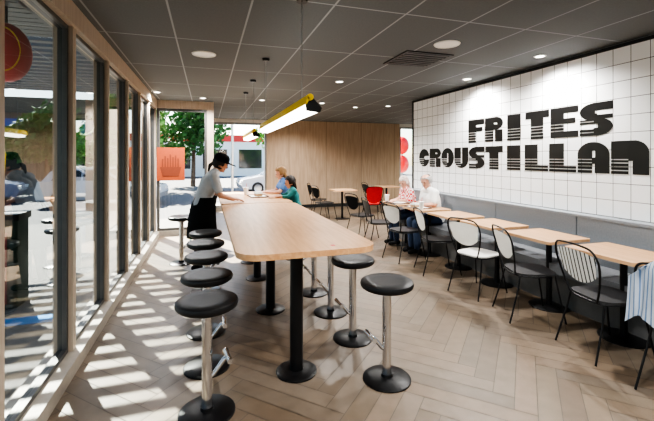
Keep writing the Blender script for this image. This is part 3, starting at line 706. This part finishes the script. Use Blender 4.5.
def car(name, label, loc, rz, paint):
    t = thing(name, label, 'car', loc, rz, 'parked cars outside')
    f = lambda x, y, z: (x, z, y)
    bm = bmesh.new(); prism(bm, [(-2.15,.30),(2.1,.28),(2.2,.50),(2.1,.78),(1.15,.95),(-2.1,1.0),(-2.2,.6)], -.88, .88, f); bevel(bm, .07, 3); obj('body', bm, paint, t)
    bm = bmesh.new(); pts = [(-2.0,.98),(-1.7,1.40),(-1.2,1.50),(.1,1.50),(.95,.96)]
    a = [bm.verts.new((x, -.84+.16*(y-.96)/.6, y)) for x, y in pts]; b = [bm.verts.new((x, .84-.16*(y-.96)/.6, y)) for x, y in pts]
    bm.faces.new(a); bm.faces.new(b[::-1])
    for i in range(5): bm.faces.new((a[i], b[i], b[(i+1)%5], a[(i+1)%5]))
    bevel(bm, .05, 2); obj('cabin', bm, paint, t)
    for s in (-1, 1):
        for w in ([(-1.65,1.03),(-1.5,1.36),(-.62,1.43),(-.62,1.03)], [(-.54,1.03),(-.54,1.43),(.06,1.43),(.72,1.03)]):
            bm = bmesh.new(); vs = [bm.verts.new((x, s*(.852-.16*(y-.96)/.6), y)) for x, y in w]; bm.faces.new(vs); bmesh.ops.solidify(bm, geom=bm.faces[:], thickness=.01); obj('side_window', bm, M['carglass'], t, False)
        for x in (-1.35, 1.35):
            bm = bmesh.new(); lathe(bm, [(0,-.1),(.2,-.1),(.31,-.09),(.33,0),(.31,.09),(.2,.1),(0,.1)], 28)
            bmesh.ops.transform(bm, matrix=Matrix.Translation((x, s*.80, .33)) @ Matrix.Rotation(R(90),4,'X'), verts=bm.verts); w = obj('wheel', bm, M['tyre'], t)
            bm = bmesh.new(); lathe(bm, [(0,.0),(.16,-.0),(.2,-.02)], 20)
            bmesh.ops.transform(bm, matrix=Matrix.Translation((x, s*.905, .33)) @ Matrix.Rotation(R(90),4,'X'), verts=bm.verts); obj('hubcap', bm, M['steel'], w)
    bm = bmesh.new(); vs = [bm.verts.new(p) for p in ((.20,-.62,1.47),(.20,.62,1.47),(.97,.74,1.0),(.97,-.74,1.0))]; bm.faces.new(vs); bmesh.ops.solidify(bm, geom=bm.faces[:], thickness=-.03); obj('windscreen', bm, M['carglass'], t, False)
    for s in (-1,1): obj('headlight', bevel(B(2.08,2.2,s*.62-.15,s*.62+.15,.60,.72), .02), M['white'], t)
    return t
car('parked_car', 'silver car parked outside the far left window', (-3.9, 17.5, -.35), R(-8), M['carwhite'])
car('parked_car', 'silver car parked outside the wide far window', (3.8, 21.0, -.35), R(185), M['carwhite'])
car('parked_car', 'dark blue car parked beyond the left window wall', (-9.8, 19.5, -.35), R(10), M['carblue'])
def tree(x, y, h, r, m, label, n=1600):
    t = thing('leafy_tree', label, 'tree', (x,y,-.35), 0, 'trees outside')
    obj('trunk', T([(0,0,0),(.05,0,h*.3),(0,.05,h*.6)], [.16,.12,.06], 10), M['bark'], t)
    bm = bmesh.new(); blobs = [(random.uniform(-.5,.5)*r, random.uniform(-.5,.5)*r, h*random.uniform(.4,.85), r*random.uniform(.4,.65)) for _ in range(9)]
    for _ in range(n):
        bx, by, bz, br = random.choice(blobs); d = Vector((random.gauss(0,1), random.gauss(0,1), random.gauss(0,1))).normalized()*br*random.uniform(.6,1.05)
        c = Vector((bx,by,bz))+d; a = Vector((random.gauss(0,1), random.gauss(0,1), random.gauss(0,1))).normalized(); b = a.orthogonal().normalized(); cc = a.cross(b)
        sz = random.uniform(.12,.24)
        bm.faces.new([bm.verts.new(c+b*sz), bm.verts.new(c+cc*sz*.6), bm.verts.new(c-b*sz), bm.verts.new(c-cc*sz*.6)])
    obj('foliage', bm, m, t, False)
tree(-4.2, 23.5, 6.0, 2.2, M['leaf'], 'bright leafy tree behind the car outside the far left window', 3000)
tree(-.9, 27, 6.4, 2.6, M['leaf2'], 'dark leafy tree beyond the far left window, to the right', 3000)
tree(5.5, 30, 4.4, 2.0, M['leaf'], 'leafy tree far beyond the wide far window')
tree(-8.4, 24.5, 5.6, 1.9, M['leaf2'], 'leafy tree seen through the left window wall before the dark building', 2600)
tree(-13.2, 19, 5.5, 2.0, M['leaf2'], 'leafy tree seen through the nearest left window, middle one')
tree(-16.5, 13, 6.0, 2.1, M['leaf2'], 'leafy tree farthest left outside the nearest left window')
t = thing('neighbouring_building', 'dark shop building with a blue band across the car park', 'building', (-15.5, 32, -.35), R(0))
obj('wall', B(-14,8.5,-3,3,0,5.8), M['brick'], t, False); obj('roof_band', B(-14.1,8.6,-3.1,3.1,3.4,4.4), M['bluewall'], t, False)
for k in range(6): obj('shop_window', B(-13+k*3.6,-10.2+k*3.6,-3.06,-3.0,.5,2.9), M['carglass'], t, False)
t = thing('distant_building', 'pale low building beyond the far windows', 'building', (6, 44, -.35), 0)
obj('wall', B(-11,14,-3,3,0,3.6), M['white'], t, False); obj('roof_band', B(-11.1,14.1,-3.1,3.1,3.6,4.3), M['red'], t, False)
for k in range(6): obj('shop_window', B(-10+k*3.6,-7.6+k*3.6,-3.04,-3.0,.8,2.8), M['carglass'], t, False)
t = thing('banner_flag', 'tall yellow banner flag outside the left windows', 'flag', (-5.3, 11.5, -.35))
obj('pole', T([(0,0,0),(0,0,2.6)], .02), M['steel'], t)
bm = bmesh.new(); prism(bm, [(.02,1.1),(.45,1.2),(.5,2.0),(.30,2.5),(.02,2.6)], -.01, .01, lambda x, y, z: (x, z, y)); obj('cloth', bm, M['yellow'], t, False)
obj('base_plate', L([(0,0),(.2,0),(.2,.04),(0,.05)], 20), M['black'], t)
t = thing('round_post_sign', 'red round double sign on a post outside the narrow far window', 'sign', (6.95, 12.7, -.03))
obj('pole', T([(0,0,0),(0,0,2.3)], .03), M['steel'], t)
for z in (2.05, 1.35):
    bm = bmesh.new(); ell(bm, (0,0,z), (.26,.25,.33)); obj('red_ball', bm, M['red'], t)
t = thing('lamp_post', 'slim lamp post outside the wide far window', 'lamp post', (1.0, 16.2, -.35))
obj('pole', T([(0,0,0),(0,0,5)], .05), M['steel'], t); obj('lamp_head', bevel(B(-.6,.1,-.12,.12,4.95,5.08), .03), M['steel'], t)
# ---------------------------------------------------------------- lights
w = bpy.data.worlds.new('sky'); bpy.context.scene.world = w; w.use_nodes = True; nt = w.node_tree
sky = nt.nodes.new('ShaderNodeTexSky'); sky.sky_type = 'NISHITA'; sky.sun_disc = False; sky.sun_elevation = R(40); sky.sun_rotation = R(-20)
nt.links.new(sky.outputs[0], nt.nodes['Background'].inputs[0]); nt.nodes['Background'].inputs[1].default_value = .37
sl = bpy.data.lights.new('sun', 'SUN'); sl.energy = 38; sl.angle = R(.5); sl.color = (1, .91, .78)
so = bpy.data.objects.new('sun', sl); C.objects.link(so); so.rotation_euler = Vector((.50, -1, -1.0)).to_track_quat('-Z', 'Y').to_euler(); so.location = (-6, 14, 12)
allp = lights + [(2.2, 1.2), (1.9, 5.4), (.6, .8), (3.2, 8.0), (5.2, 8.6), (2.4, 10.2), (.6, -1.4), (2.6, -1.2)]
for X, Y in allp:
    l = bpy.data.lights.new('downlight_lamp', 'SPOT'); l.energy = 105; l.spot_size = R(155); l.spot_blend = .8; l.shadow_soft_size = .045; l.color = (1, .975, .94)
    o = bpy.data.objects.new('downlight_lamp', l); C.objects.link(o); o.location = (X, Y, H-.03)
extra = ['ceiling downlight near the tiled wall at the right', 'ceiling downlight over the banquette tables', 'ceiling downlight over the camera end of the aisle',
 'ceiling downlight over the back tables', 'ceiling downlight over the far right corner', 'ceiling downlight closest to the oak wall', 'ceiling downlight behind the camera, left', 'ceiling downlight behind the camera, right']
for (X, Y), l in zip(allp[len(lights):], extra): dup(dl, (X, Y, H), 0, l)
# ---------------------------------------------------------------- camera
cam = bpy.data.cameras.new('camera'); co = bpy.data.objects.new('camera', cam); C.objects.link(co)
co.location = (0, 0, 1.55); co.rotation_euler = (R(90), 0, -math.atan(120/380)); cam.sensor_width = 36; cam.lens = 380/654*36; cam.shift_y = -52.5/654
cam.clip_start = .05; cam.clip_end = 300
sc = bpy.context.scene; sc.camera = co
sc.view_settings.view_transform = 'AgX'
try: sc.view_settings.look = 'AgX - High Contrast'
except Exception: pass
sc.view_settings.exposure = .88
